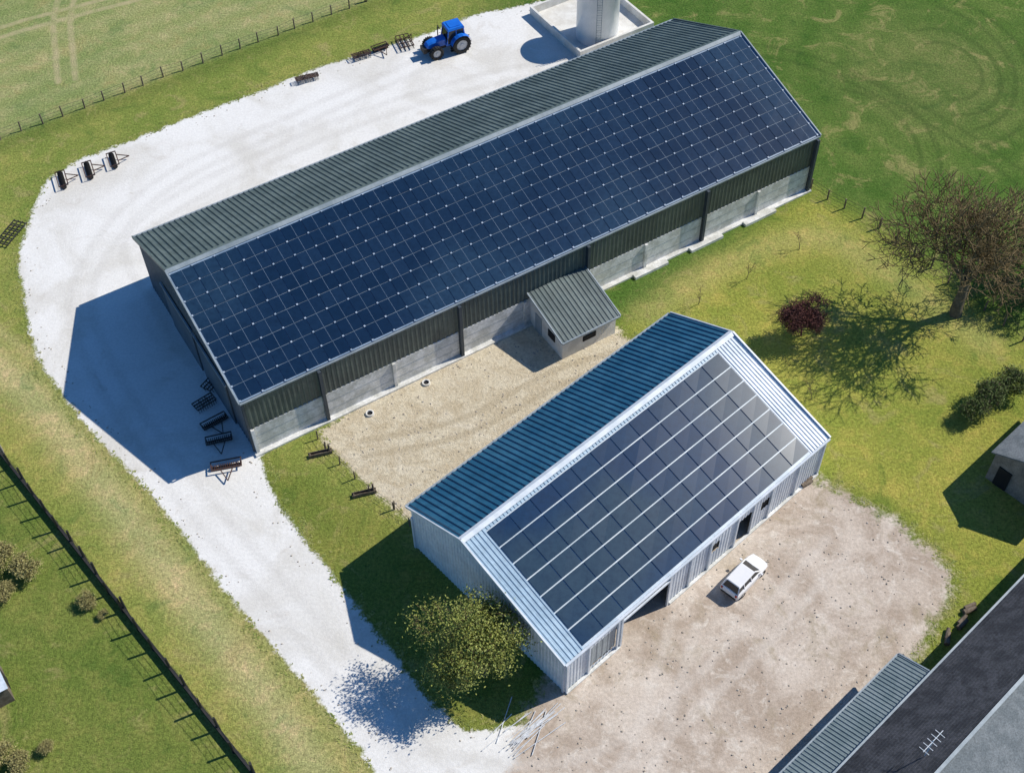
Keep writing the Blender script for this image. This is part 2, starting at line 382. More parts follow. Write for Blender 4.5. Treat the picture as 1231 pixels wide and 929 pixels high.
arc=(np.sin(rc*2*math.pi/3.6)*.5+.5)[:,None]*sm(26-rc,8)*(P[:,0]>5)[:,None]
paint(arc*.35,(.18,.235,.06))
paint(sm(9-np.hypot(P[:,0]-44,P[:,1]-106),6)*.4,(.22,.23,.08))
paint(sm(-(P[:,0]+2),6.0)*1.0,(.27,.305,.07))
ORCH=[(8,71),(28.6,89.3),(34.0,83.8),(43.3,69.8),(60,50),(60,20),(20,20),(26,38),(31,45),(31,49),(28,53),(22,57),(12,60)]
paint(sm(sdf(P,ORCH),2.2),(.36,.36,.07))
paint(sm(sdf(P,[(22,80),(34,84),(44,70),(48,60),(38,58),(30,70)]),5)*.3,(.20,.25,.05))
paint(np.exp(-(pld(P,smooth([(12,74),(20,80),(28,83),(33,79),(40,70)]))/1.8)**2)[:,None]*.5,(.48,.43,.16))
ftl=np.array([-50.3,99.2]);fe=np.array([-15.2,121.6])-ftl;fe/=np.linalg.norm(fe)
dl=(P-ftl)@np.array([-fe[1],fe[0]])
paint(sm(dl,.8)*(P[:,0]<10)[:,None],(.32,.35,.13))
st=(np.sin(dl*2*math.pi/3.1)*.5+.5)[:,None]*sm(dl-1,1)*(P[:,0]<5)[:,None]
paint(st*.32,(.46,.43,.21))
paint(np.exp(-((dl+1.0)/1.3)**2)[:,None]*.5*(P[:,0]<5)[:,None],(.11,.16,.035))
LV=[(-60,90),(-46,88),(-42,72),(-30,58),(-10,33),(-2,20),(-14,20),(-17.7,33.4),(-28.4,45.8),(-40.9,60.3),(-60,80)]
paint(sm(sdf(P,LV),1.0),(.33,.34,.085))
strip=smooth([(-60,83),(-44,70),(-37.8,64.0),(-26.0,49.5),(-16.8,38.1),(-10,28)])
paint(np.exp(-(pld(P,strip)/1.7)**2)[:,None]*.9,(.56,.49,.23))
paint(np.exp(-(pld(P,offs(strip,2.6))/.5)**2)[:,None]*.5,(.52,.46,.21))
LAWN=[(-41.3,60.3),(-28.8,45.8),(-18.1,33.4),(-10,22),(-80,22),(-80,80)]
paint(sm(sdf(P,LAWN),.4),(.19,.235,.05))
paint(sm(sdf(P,[(-20,60),(-8,52),(2,38),(-5,34),(-22,56)]),1.5),(.235,.26,.055))
trk=np.full(len(P),20.)
def addt(pts,pairs=(0,)):
    global trk
    pts=smooth(pts)
    for o in pairs: trk[core]=np.minimum(trk[core],pld(P[core],offs(pts,o)))
addt([(-62,112),(-54.7,117.2),(-47,121),(-36,126),(-20,134)],(-.9,.9))
addt([(-45.6,108.5),(-46.8,113),(-48.6,121),(-49,134)],(-.9,.9))
trt=trk.copy(); trk=np.full(len(P),20.)
for cx,cy,r,a0,a1 in((45.5,107,3.6,-100,110),(45.5,107,5.4,-100,110),(44.5,108,8,-80,70),(44.5,108,9.8,-80,70),(33,95,7,-20,80),(33,95,8.8,-20,80)):
    pts=[(cx+r*1.0*math.cos(math.radians(a)),cy+r*1.35*math.sin(math.radians(a))) for a in np.linspace(a0,a1,9)]
    trk[core]=np.minimum(trk[core],pld(P[core],smooth(pts,4)))
addt([(20,112),(30,110),(40,102),(50,88),(58,70)],(-.9,.9))
trg=trk.copy(); trk=np.full(len(P),20.)
addt([(-6,112),(-20,102),(-33,92),(-38,80),(-35,70),(-26,57),(-14,43),(-5,32),(0,24)],(-.95,.95))
addt([(8,110),(-5,106),(-20,98),(-34,86),(-30,76),(-25,68)],(-.95,.95))
addt([(-8,34),(4,33),(14,40),(24,50)],(-.9,.9))
addt([(2,24),(8,34),(12,44)],(-.9,.9))
addt([(-12,60),(-4,62),(4,67),(10,69)],(-.8,.8))
trr=trk.copy()
me=bpy.data.meshes.new('ground')
V3=np.zeros((len(P),3)); V3[:,:2]=P
idx=np.arange(nx*ny).reshape(ny,nx); Q=np.stack([idx[:-1,:-1],idx[:-1,1:],idx[1:,1:],idx[1:,:-1]],-1).reshape(-1,4)
me.vertices.add(len(P)); me.vertices.foreach_set('co',V3.ravel())
me.loops.add(Q.size); me.loops.foreach_set('vertex_index',Q.ravel())
me.polygons.add(len(Q)); me.polygons.foreach_set('loop_start',np.arange(0,Q.size,4)); me.polygons.foreach_set('loop_total',np.full(len(Q),4))
me.update(); me.validate()
for nm,arr in(('d_gravel',dg),('d_sand',ds),('d_yard',dy),('trk_tan',trt),('trk_grass',trg),('trk_gravel',trr)):
    at=me.attributes.new(nm,'FLOAT','POINT'); at.data.foreach_set('value',np.clip(arr,-20,20).astype(np.float32))
at=me.attributes.new('tint','FLOAT_COLOR','POINT'); at.data.foreach_set('color',np.concatenate([tint,np.ones((len(P),1))],1).astype(np.float32).ravel())
m,nt,b=newmat('ground_surface'); me.materials.append(m)
link(bpy.data.objects.new('ground',me))
co=N(nt,'ShaderNodeTexCoord').outputs['Object']
def attr(n,o=2): 
    a=N(nt,'ShaderNodeAttribute'); a.attribute_name=n; return a.outputs[o]
def grey(v):
    cc=N(nt,'ShaderNodeCombineColor')
    for i in range(3): L(nt,v,cc.inputs[i])
    return cc.outputs[0]
n1=nz(nt,co,.12,3,.6); n2=nz(nt,co,.7,4,.68,.5); n3=nz(nt,co,4.2,4,.78); n4=nz(nt,co,15,2,.7); n5=nz(nt,co,.3,5,.7,.8)
g=attr('tint',0)
g=mixc(nt,ramp(nt,n1,.38,.62,0,.6),g,mixc(nt,1.0,g,(.62,.80,.65),'MULTIPLY'))
g=mixc(nt,ramp(nt,n2,.46,.66,0,.6),g,mixc(nt,1.0,g,(1.5,1.22,1.5),'MULTIPLY'))
g=mixc(nt,ramp(nt,n5,.53,.68,0,.55),g,(.40,.34,.14))
g=mixc(nt,ramp(nt,n5,.46,.30,0,.6),g,mixc(nt,1.0,g,(.48,.68,.6),'MULTIPLY'))
g=mixc(nt,1.0,g,grey(ramp(nt,n3,.3,.7,.5,1.45,False)),'MULTIPLY')
g=mixc(nt,1.0,g,grey(ramp(nt,n4,.3,.7,.66,1.30,False)),'MULTIPLY')
def tmask(name,wd,soft,amt):
    d=mth(nt,'ADD',attr(name),mth(nt,'MULTIPLY',mth(nt,'SUBTRACT',n3,.5),.5))
    return mth(nt,'MULTIPLY',ramp(nt,d,wd,wd+soft,1,0),ramp(nt,n2,.3,.6,amt*.4,amt))
g=mixc(nt,tmask('trk_tan',.12,.4,.85),g,(.50,.43,.24))
g=mixc(nt,tmask('trk_grass',.05,.4,.5),g,(.05,.09,.02))
gv=mixc(nt,ramp(nt,nz(nt,co,.14,5,.62,.6),.40,.68),(.77,.76,.73),(.65,.63,.58))
gv=mixc(nt,ramp(nt,n5,.56,.74,0,.5),gv,(.53,.49,.43))
gv=mixc(nt,ramp(nt,n2,.56,.72,0,.35),gv,(.84,.83,.81))
gv=mixc(nt,tmask('trk_gravel',.1,.6,.3),gv,(.52,.50,.46))
gv=mixc(nt,1.0,gv,grey(ramp(nt,n3,.3,.7,.90,1.10,False)),'MULTIPLY')
sd_=mixc(nt,ramp(nt,n2,.35,.65),(.60,.51,.36),(.72,.64,.48))
sd_=mixc(nt,ramp(nt,nz(nt,co,1.6,5,.75,.4),.50,.70,0,.65),sd_,(.44,.35,.22))
sd_=mixc(nt,ramp(nt,n5,.5,.7,0,.5),sd_,(.78,.71,.57))
sd_=mixc(nt,tmask('trk_gravel',.1,.4,.5),sd_,(.42,.34,.22))
sd_=mixc(nt,1.0,sd_,grey(ramp(nt,n3,.3,.7,.78,1.2,False)),'MULTIPLY')
yd=mixc(nt,ramp(nt,nz(nt,co,.2,5,.65,.8),.36,.62),(.60,.52,.44),(.42,.34,.27))
yd=mixc(nt,ramp(nt,nz(nt,co,.8,5,.75,.6),.50,.72,0,.7),yd,(.72,.66,.58))
yd=mixc(nt,ramp(nt,n5,.53,.70,0,.6),yd,(.34,.28,.19))
yd=mixc(nt,tmask('trk_gravel',.1,.5,.4),yd,(.68,.62,.55))
yd=mixc(nt,1.0,yd,grey(ramp(nt,n3,.3,.7,.78,1.2,False)),'MULTIPLY')
def em(name,amp,soft,amp2=.5):
    d=mth(nt,'ADD',attr(name),mth(nt,'MULTIPLY',mth(nt,'SUBTRACT',n2,.5),amp))
    d=mth(nt,'ADD',d,mth(nt,'MULTIPLY',mth(nt,'SUBTRACT',n3,.5),amp2))
    return ramp(nt,d,-soft,soft)
eg=em('d_gravel',1.4,.2,1.0); ey=em('d_yard',3.8,.7,2.2)
c=mixc(nt,em('d_sand',1.8,.3,1.0),g,sd_)
c=mixc(nt,eg,c,gv)
c=mixc(nt,ey,c,yd)
L(nt,c,b.inputs['Base Color']); b.inputs['Roughness'].default_value=.95; b.inputs['Specular IOR Level'].default_value=.1
bp=N(nt,'ShaderNodeBump'); bp.inputs['Distance'].default_value=.14
L(nt,mth(nt,'SUBTRACT',.9,mth(nt,'MULTIPLY',mth(nt,'MAXIMUM',eg,ey),.65)),bp.inputs['Strength'])
L(nt,mth(nt,'ADD',n3,mth(nt,'MULTIPLY',n4,.6)),bp.inputs['Height']); L(nt,bp.outputs[0],b.inputs['Normal'])

# ------------------------------------------------------------------ tufts along edges, stones
M_tuft=surf('tuft_grass',(.20,.25,.05),(.34,.33,.10),.5,.9,0,0,6,.35)
cand=rng.uniform([-55,28],[55,128],(60000,2))
d0=np.maximum(np.maximum(sdf(cand,GRAV),sdf(cand,SAND)),sdf(cand,YARD))
keep=((d0<.2)&(d0>-.9)&(rng.random(len(cand))<.8))
def inb(F,Lx,Wx,p): 
    r=p-np.array([F.o.x,F.o.y]); s=r@np.array([F.D.x,F.D.y]); t=r@np.array([F.N.x,F.N.y]); return (s>-.3)&(s<Lx+.3)&(t>-.3)&(t<Wx+.3)
free=~inb(F1,L1,W1,cand)&~inb(F2,L2,W2,cand)
mb=MB()
for x,y in cand[keep&free]:
    for k in range(4):
        a=random.uniform(0,6.28);r=random.uniform(.06,.18);h=random.uniform(.03,.09)
        ox,oy=x+random.uniform(-.2,.2),y+random.uniform(-.2,.2); dx,dy=math.cos(a)*r,math.sin(a)*r
        mb.add([(ox-dx,oy-dy,0.004),(ox+dy*.7,oy-dx*.7,.01),(ox+dx,oy+dy,h)],[[0,1,2]])
mb.obj('grass',M_tuft)
dst=np.maximum(sdf(cand,SAND),sdf(cand,YARD)); mb=MB()
for x,y in cand[(dst>.1)&free&(rng.random(len(cand))<.22)]:
    r=random.uniform(.03,.09)**1.0; a=random.uniform(0,1.5)
    mb.box((x,y,r*.35),(r*2,r*random.uniform(1.2,2),r*.8),0,a,.55)
dst=sdf(cand,GRAV)
for x,y in cand[(dst>.0)&(dst<1.6)&free&(rng.random(len(cand))<.15)]:
    r=random.uniform(.03,.08); mb.box((x,y,r*.35),(r*2,r*1.6,r*.8),0,random.uniform(0,1.5),.55)
mb.obj('stones',surf('stone_pebble',(.50,.46,.40),(.30,.26,.21),3,.9))

# ------------------------------------------------------------------ trees
def grow(mb,pos,d,ln,rad,depth,maxd,kids,spread,upb,tips,rnd,minr,shrink):
    seg=3
    p=Vector(pos);d=Vector(d)
    r=rad
    for i in range(seg):
        nd=(d+Vector((rnd.uniform(-1,1),rnd.uniform(-1,1),rnd.uniform(-.6,1)*.9))*.16+Vector((0,0,upb*.1))).normalized()
        q=p+nd*(ln/seg); r2=max(r*.86,minr)
        mb.tube(p,q,r,r2,6 if depth<2 else (4 if depth<4 else 3),1 if depth>=3 else 0,False)
        if depth<maxd and i<seg-1 and depth>0 and rnd.random()<.55:
            s=nd.cross(Vector((rnd.uniform(-1,1),rnd.uniform(-1,1),rnd.uniform(-1,1)))).normalized()
            grow(mb,q,(nd+s*spread*1.2).normalized(),ln*shrink*.7,max(r2*.5,minr),depth+1,maxd,kids,spread,upb,tips,rnd,minr,shrink)
        p,d,r=q,nd,r2
        if depth>=maxd-1: tips.append((p.copy(),nd.copy()))
    if depth>=maxd: return
    k=kids if depth>0 else kids+1
    a0=rnd.uniform(0,6.28); ref=d.cross(Vector((.3,.9,.1))).normalized(); oth=d.cross(ref)
    for j in range(k):
        a=a0+2*math.pi*j/k+rnd.uniform(-.4,.4); s=ref*math.cos(a)+oth*math.sin(a)
        nd=(d+s*spread*rnd.uniform(.6,1.25)).normalized()
        grow(mb,p,nd,ln*shrink*rnd.uniform(.8,1.15),max(r*.62,minr),depth+1,maxd,kids,spread,upb,tips,rnd,minr,shrink)
def baretree(name,loc,seed,maxd=5,kids=3,spread=.75,mats=None,trunk=.3,first=2.0,lean=(0,0,1),minr=.006,shrink=.72,upb=.5):
    rnd=random.Random(seed); g=group(name,(loc[0],loc[1],0)); mb=MB();tips=[]
    grow(mb,(0,0,-.1),lean,first,trunk,0,maxd,kids,spread,upb,tips,rnd,minr,shrink)
    mb.obj('trunk_and_branches',mats or [M_bark,M_twig],g,True); return g,tips,rnd
def leaves(g,tips,rnd,mat,per,size,jit,name='foliage'):
    mb=MB()
    for p,d in tips:
        for k in range(per):
            c=p+Vector((rnd.gauss(0,jit),rnd.gauss(0,jit),rnd.gauss(0,jit*.8)))
            if c.z<.1: continue
            a=Vector((rnd.uniform(-1,1),rnd.uniform(-1,1),rnd.uniform(-.7,.7))).normalized(); b_=a.cross(Vector((rnd.uniform(-1,1),rnd.uniform(-1,1),rnd.uniform(-1,1)))).normalized()
            s=size*rnd.uniform(.6,1.3)
            mb.add([c-a*s,c+b_*s*.55,c+a*s,c-b_*s*.55],[[0,1,2,3]])
    return mb.obj(name,mat,g)
def leafmat(name,a,b_):
    m,nt,b=newmat(name)
    r=N(nt,'ShaderNodeNewGeometry').outputs['Random Per Island']; co=N(nt,'ShaderNodeTexCoord').outputs['Object']
    col=mixc(nt,r,a,b_); col=mixc(nt,ramp(nt,nz(nt,co,.9,2),.4,.65,0,.6),col,tuple(x*.55 for x in a))
    L(nt,col,b.inputs['Base Color']); b.inputs['Roughness'].default_value=.7
    return m
M_leafy=leafmat('leaf_spring_yellow',(.20,.25,.045),(.34,.35,.08))
M_straw=leafmat('leaf_straw',(.28,.26,.08),(.42,.37,.15))
M_leafd=leafmat('leaf_green',(.08,.13,.025),(.15,.20,.04))
g,t,r=baretree('budding_tree',(-2.4,40.3),11,5,3,.86,None,.28,1.9,(0,0,1),.012,.76,.35)
leaves(g,t,r,M_leafy,5,.075,.30)
g.scale=(1.25,1.25,1.2)
g,t,r=baretree('bare_tree',(38.3,73.0),5,6,3,.85,None,.5,3.3,(-.08,0,1),.026,.79,.3); g.scale=(1.12,1.12,1.08)
baretree('bare_tree',(47.0,78.5),9,6,3,.75,None,.4,2.9,(0,0,1),.02,.75,.4)
g,t,r=baretree('red_shrub',(24.7,71.0),21,5,3,.85,[M_redtwig,M_redtwig],.1,1.15,(0,0,1),.016,.8)
leaves(g,t,r,M_redtwig,3,.07,.2,'buds')
for i,(x,y) in enumerate(((26.2,81.3),(21.0,77.8),(16.4,74.9),(24.4,64.0))):
    baretree('sapling',(x,y),40+i,3,2,.6,None,.04,.8,(0,0,1),.014)
for i,(x,y,s) in enumerate(((-36.2,49.1,1.4),(-38.3,50.3,1.5),(-39.7,48.3,1.5),(-37.2,47.4,1.0),(-31.1,46.5,.9),(-29.8,45.4,.5),(-34.6,34.9,1.3),(-33.2,34.2,1.1),(-35.8,33.6,1.4),(-31.8,35.4,.7))):
    g,t,r=baretree('shrub',(x,y),60+i,5,3,.95,None,.05,.5,(0,0,1),.008,.75,.2); leaves(g,t,r,M_straw,1,.05,.12); g.scale=(s,s,s*.8)
for i,(x,y,s) in enumerate(((36.9,61.9,1.3),(38.6,63.0,1.5),(40.5,64.2,1.5))):
    g,t,r=baretree('shrub',(x,y),80+i,5,3,.95,[M_bark,M_bark],.06,.6,(0,0,1),.012,.75,.2); leaves(g,t,r,M_leafd,1,.05,.15); g.scale=(s,s,s)
for i,(x,y,s) in enumerate(((42.5,74,1.9),(44.6,72.5,1.8),(43.6,77.0,2.0),(46,80.5,2.0),(47.5,75.5,2.0),(41.6,78.6,1.4))):
    g,t,r=baretree('shrub',(x,y),90+i,5,3,.95,None,.05,.6,(0,0,1),.009,.75,.3); g.scale=(s,s,s)

# ------------------------------------------------------------------ fences
def fence(name,pts,sp,h,mat,pr=.05,wires=3,wr=.008,jit=.05):
    g=group(name); mb=MB(); mw_=MB()
    for i in range(len(pts)-1):
        a=Vector((*pts[i],0));b_=Vector((*pts[i+1],0)); n=max(1,round((b_-a).length/sp)); prev=None
        for k in range(n+1):
            p=a.lerp(b_,k/n)+Vector((random.uniform(-jit,jit),random.uniform(-jit,jit),0)); t=p+Vector((random.uniform(-.06,.06),random.uniform(-.06,.06),h*random.uniform(.88,1.05)))
            mb.tube(p-Vector((0,0,.1)),t,pr,pr*.9,6)
            if prev:
                for q in range(wires):
                    f=(q+1)/(wires+.15); mw_.tube(prev[0].lerp(prev[1],f),p.lerp(t,f),wr,wr,3,0,False)
            prev=(p,t)
    mb.obj('fence_posts',mat,g); mw_.obj('fence_wires',M_dsteel,g); return g
fence('wire_fence',[(-62,92),(-50.3,99.2),(-15.2,121.6),(-2,129)],2.2,1.25,M_wood,.08,3,.016,.12)
fence('wire_fence',[(28.6,89.3),(34.0,83.8),(43.3,69.8)],2.2,1.3,M_wood,.08,3,.014,.1)
g=fence('garden_fence',[(-46,66.3),(-40.9,60.3),(-28.4,45.8),(-17.7,33.4),(-12,26.5)],2.0,1.9,M_dsteel,.1,4,.015,.1)
mb=MB(); pl=[(-46,66.3),(-40.9,60.3),(-28.4,45.8),(-17.7,33.4),(-12,26.5)]
for i in range(4): mb.beam((*pl[i],.25),(*pl[i+1],.25),.2,.5)
mb.obj('low_wall',M_dsteel,g)
mb=MB()
mb.box((-40.9,60.3,.8),(.6,.6,1.6),0,.5,.9); mb.box((-40.9,60.3,1.66),(.75,.75,.12),0,.5)
mb.obj('stone_gatepost',M_stone)
fence('paddock_fence',[(-15.6,61.0),(-14.9,59.9),(-11.2,55.7),(-9.2,54.1),(-8,52.6)],2.2,1.1,M_wood,.06,2,.012)
for x,y in((-15.3,59.5),(-11.6,55.6)):  # trough shapes added to stand for dark marks read as post shadows
    mb=MB(); rz=math.radians(15)
    for s in(-1,1):
        mb.box((x-s*.15*math.sin(rz),y+s*.15*math.cos(rz),.22),(1.9,.04,.3),0,rz); mb.box((x+s*.8*math.cos(rz),y+s*.8*math.sin(rz),.15),(.08,.4,.3),0,rz)
    mb.box((x,y,.1),(1.9,.28,.04),0,rz); mb.box((x+.7,y+.25,.5),(.14,.14,1.0),0)
    mb.obj('shadow_mark_trough',M_wood)

# ------------------------------------------------------------------ tank + bund
g=group('storage_tank'); mb=MB(); c=(9.9,114.3); n=40; R=2.25;H=6.1; vs=[];fs=[]
prof=[(R,0),(R,H-.2),(R+.08,H-.15),(R+.08,H),(R-.1,H+.02),(.6,H+.45),(.5,H+.47),(.5,H+.65),(0.01,H+.67)]
for rr_,z in prof:
    for i in range(n): t_=2*math.pi*i/n; vs.append((c[0]+rr_*math.cos(t_),c[1]+rr_*math.sin(t_),z))
for j in range(len(prof)-1):
    for i in range(n): fs.append([j*n+i,j*n+(i+1)%n,(j+1)*n+(i+1)%n,(j+1)*n+i])
mesh('tank_shell',vs,fs,surf('tank_white',(.88,.88,.87),(.80,.81,.81),.7,.3,0,0,5,.05),g,True)
mb.beam((c[0]-.3,c[1]-R-.25,0),(c[0]-.3,c[1]-R-.25,H+.5),.05,.05);mb.beam((c[0]+.2,c[1]-R-.25,0),(c[0]+.2,c[1]-R-.25,H+.5),.05,.05)
for k in range(20): mb.beam((c[0]-.3,c[1]-R-.25,.3*k+.3),(c[0]+.2,c[1]-R-.25,.3*k+.3),.03,.03)
mb.obj('ladder',M_trimgrey,g)
FB=Frame(-31.73,78.51,.545)
mb=MB(); u0,u1,v0,v1=50.5,59.5,6.6,16.1
mb.box(FB.p((u0+u1)/2,v0,.5),(u1-u0,.25,1.0),0,FB.a); mb.box(FB.p((u0+u1)/2,v1,.5),(u1-u0,.25,1.0),0,FB.a)
mb.box(FB.p(u0-.13,(v0+v1)/2,.5),(.25,v1-v0+.25,1.0),0,FB.a); mb.box(FB.p(u1+.13,(v0+v1)/2,.5),(.25,v1-v0+.25,1.0),0,FB.a)
mb.box(FB.p((u0+u1)/2,(v0+v1)/2,.06),(u1-u0,v1-v0-.3,.12),0,FB.a)
mb.obj('bund_wall',M_concw)

# ------------------------------------------------------------------ tractor
def wheel(mb,c,r,wd,mt,mh,n=20,lug=True):
    x,y,z=c; pr=[(-.5,.62),(-.5,.92),(-.38,1),(.38,1),(.5,.92),(.5,.62)]
    vs=[];fs=[]
    for a,b_ in pr:
        for i in range(n): t=2*math.pi*i/n; vs.append((x+r*b_*math.cos(t),y+a*wd,z+r*b_*math.sin(t)))
    for j in range(len(pr)-1):
        for i in range(n): fs.append([j*n+i,j*n+(i+1)%n,(j+1)*n+(i+1)%n,(j+1)*n+i])
    mb.add(vs,fs,mt)
    mb.tube((x,y-wd*.32,z),(x,y+wd*.32,z),r*.63,r*.63,n,mh)
    mb.tube((x,y-wd*.45,z),(x,y+wd*.45,z),r*.2,r*.2,10,mh)
    if lug:
        for i in range(18):
            t=2*math.pi*i/18
            for s in(-1,1):
                mb.beam((x+r*math.cos(t),y+s*wd*.06,z+r*math.sin(t)),(x+r*math.cos(t+.14),y+s*wd*.5,z+r*math.sin(t+.14)),.07,.07,mt,(math.cos(t),0,math.sin(t)))
M_tyre=surf('tyre_rubber',(.018,.018,.018),(.03,.028,.025),4,.85,.2)
M_blue=surf('tractor_blue',(.01,.13,.58),(.012,.16,.65),2,.35,0,0,6,.05)
M_glass=surf('dark_glass',(.015,.02,.025),(.02,.028,.035),1,.08,0,0,3,.05)
M_hub=surf('hub_white',(.5,.5,.5),(.6,.6,.6),3,.5)
M_light=surf('lamp_red',(.5,.03,.02),(.4,.03,.02),3,.4)
def tractor(loc,rz,sc=1.0):
    g=group('farm_tractor',(loc[0],loc[1],0),rz,sc); mb=MB()
    for s in(-1,1):
        wheel(mb,(-1.0,s*.98,.92),.92,.52,0,1); wheel(mb,(1.55,s*.88,.66),.66,.42,0,1)
    mb.obj('wheels',[M_tyre,M_hub],g)
    mb=MB()
    vs=[];sec=[(.35,.46,.95,1.72),(1.0,.44,.95,1.68),(1.7,.42,.95,1.60),(2.15,.38,.98,1.48),(2.32,.30,1.05,1.32)]
    for x,hw,z0,z1 in sec: vs+=[(x,-hw,z0),(x,-hw,z1-.14),(x,-hw+.14,z1),(x,hw-.14,z1),(x,hw,z1-.14),(x,hw,z0)]
    fs=[]
    for j in range(len(sec)-1):
        for i in range(6): fs.append([j*6+i,j*6+(i+1)%6,(j+1)*6+(i+1)%6,(j+1)*6+i])
    fs+=[[5,4,3,2,1,0],[24+i for i in range(6)]]
    mb.add(vs,fs,0)
    mb.box((0.6,0,.72),(3.4,.42,.45),1); mb.box((2.5,0,.85),(.35,.9,.5),1)
    mb.box((1.55,0,.66),(.25,1.5,.2),1); mb.box((-1.0,0,.9),(.5,1.6,.35),1)
    cab=[(-1.55,-.78,1.15),(.35,-.72,1.15),(.35,.72,1.15),(-1.55,.78,1.15),(-1.4,-.7,2.5),(.1,-.66,2.5),(.1,.66,2.5),(-1.4,.7,2.5)]
    mb.add(cab,[[3,2,1,0],[4,5,6,7],[0,1,5,4],[1,2,6,5],[2,3,7,6],[3,0,4,7]],2)
    for a,b_ in((0,4),(1,5),(2,6),(3,7)): mb.beam(cab[a],cab[b_],.1,.1,0)
    mb.beam((-.6,-.77,1.15),(-.65,-.71,2.5),.07,.07,0);mb.beam((-.6,.77,1.15),(-.65,.71,2.5),.07,.07,0)
    mb.box((-.65,0,2.6),(1.75,1.55,.2),0,0,.9); mb.box((-.65,0,2.72),(1.1,1.0,.06),0)
    mb.box((-.6,0,1.02),(2.0,1.3,.28),0)
    for s in(-1,1):
        prev=None
        for k in range(8):
            t=math.radians(10+k*22); q=(-1.0+1.04*math.cos(t),.92+1.04*math.sin(t))
            if prev:
                y0,y1=s*.72,s*1.26
                mb.add([(prev[0],y0,prev[1]),(q[0],y0,q[1]),(q[0],y1,q[1]),(prev[0],y1,prev[1]),(prev[0],y0,prev[1]+.04),(q[0],y0,q[1]+.04),(q[0],y1,q[1]+.04),(prev[0],y1,prev[1]+.04)],[[0,1,2,3],[4,7,6,5],[3,2,6,7],[0,4,5,1]],0)
            prev=q
        for k in range(3): mb.box((-.1,s*.95,.45+.28*k),(.4,.3,.05),1)
        mb.beam((.3,s*.75,1.9),(.42,s*1.15,2.0),.05,.05,1); mb.box((.42,s*1.2,1.95),(.06,.2,.32),1)
    mb.tube((.75,-.52,1.3),(.75,-.52,2.45),.06,.05,8,1)
    mb.beam((-1.5,-.4,.7),(-2.3,-.42,.5),.08,.08,1);mb.beam((-1.5,.4,.7),(-2.3,.42,.5),.08,.08,1);mb.beam((-1.5,0,1.1),(-2.3,0,.95),.07,.07,1)
    o=mb.obj('body',[M_blue,M_dsteel,M_glass,M_trimgrey],g)
    bv=o.modifiers.new('b','BEVEL');bv.width=.025;bv.segments=2;bv.limit_method='ANGLE'
    return g
tractor((-6.0,112.4),math.radians(205),1.1)

# ------------------------------------------------------------------ implements
def discroller(name,loc,rz,ln=2.6,r=.32,sc=1.0,mats=None):
    g=group(name,(loc[0],loc[1],0),rz,sc); mb=MB(); n=int(ln/.16)
    mb.tube((-ln/2,0,r),(ln/2,0,r),.06,.06,8,0)
    for i in range(n+1):
        x=-ln/2+ln*i/n; mb.tube((x-.02,0,r),(x+.02,0,r),r,r,12,0)
    mb.beam((-ln/2-.1,-.45,r+.25),(ln/2+.1,-.45,r+.25),.1,.1,1);mb.beam((-ln/2-.1,.42,r+.2),(ln/2+.1,.42,r+.2),.08,.08,1)
    for s in(-1,1):
        mb.beam((s*(ln/2+.08),-.45,r+.25),(s*(ln/2+.08),.42,r+.2),.08,.08,1); mb.beam((s*(ln/2+.08),0,r),(s*(ln/2+.08),0,r+.3),.07,.07,1)
    mb.beam((-.5,-.45,r+.25),(0,-1.6,.35),.07,.07,1);mb.beam((.5,-.45,r+.25),(0,-1.6,.35),.07,.07,1)
    mb.obj('roller_frame',mats or [M_dsteel,M_rust],g); return g
def tineharrow(name,loc,rz,ln=2.6,wd=1.1,sc=1.0,mats=None):
    g=group(name,(loc[0],loc[1],0),rz,sc); mb=MB()
    for k in range(4):
        y=-wd/2+wd*k/3; mb.beam((-ln/2,y,.5),(ln/2,y,.5),.08,.08,0)
        for i in range(9):
            x=-ln/2+ln*(i+.5*(k%2))/9+.1; mb.beam((x,y,.5),(x+.04,y+.1,.22),.03,.04,1); mb.beam((x+.04,y+.1,.22),(x+.02,y-.06,0),.03,.05,1)
    for x in(-ln/2,-ln/6,ln/6,ln/2): mb.beam((x,-wd/2,.56),(x,wd/2,.56),.07,.06,0)
    mb.beam((-.35,-wd/2,.56),(-.1,-wd/2-.1,1.15),.06,.06,0);mb.beam((.35,-wd/2,.56),(.1,-wd/2-.1,1.15),.06,.06,0)
    mb.beam((.0,-wd/2-.1,1.15),(0,wd/2,.58),.05,.05,0)
    mb.obj('harrow_frame',mats or [M_rust,M_dsteel],g); return g
for x,y in((-42.7,92.6),(-40.4,93.9)): discroller('disc_roller',(x,y),math.radians(112),2.1,.28)
discroller('disc_roller',(-38.3,95.3),math.radians(112),1.9,.27)
tineharrow('tine_harrow',(-20.5,107.6),math.radians(20),2.4,.6)
tineharrow('tine_harrow',(-15.1,111.3),math.radians(25),2.0,.7)
discroller('disc_roller',(-13.2,112.6),math.radians(30),1.6,.28)
tineharrow('cultivator',(-10.6,113.4),math.radians(110),2.2,1.4)
tineharrow('tine_harrow',(-24.8,67.0),math.radians(60),2.2,1.1,.9,[M_dsteel,M_dsteel])
tineharrow('tine_harrow',(-25.2,64.8),math.radians(40),2.0,1.0,.9,[M_dsteel,M_dsteel])
discroller('disc_roller',(-24.1,62.8),math.radians(35),2.1,.28,.95,[M_dsteel,M_dsteel])
discroller('disc_roller',(-23.5,61.0),math.radians(15),2.0,.28,.95,[M_dsteel,M_dsteel])
discroller('cage_roller',(-22.6,58.5),math.radians(12),2.2,.2,1,[M_rust,M_rust])
tineharrow('tine_harrow',(-28.4,74.0),math.radians(60),1.3,.8,.8,[M_dsteel,M_dsteel])
g=group('harrow_sections',(-45.9,85.5,0),math.radians(70)); mb=MB()
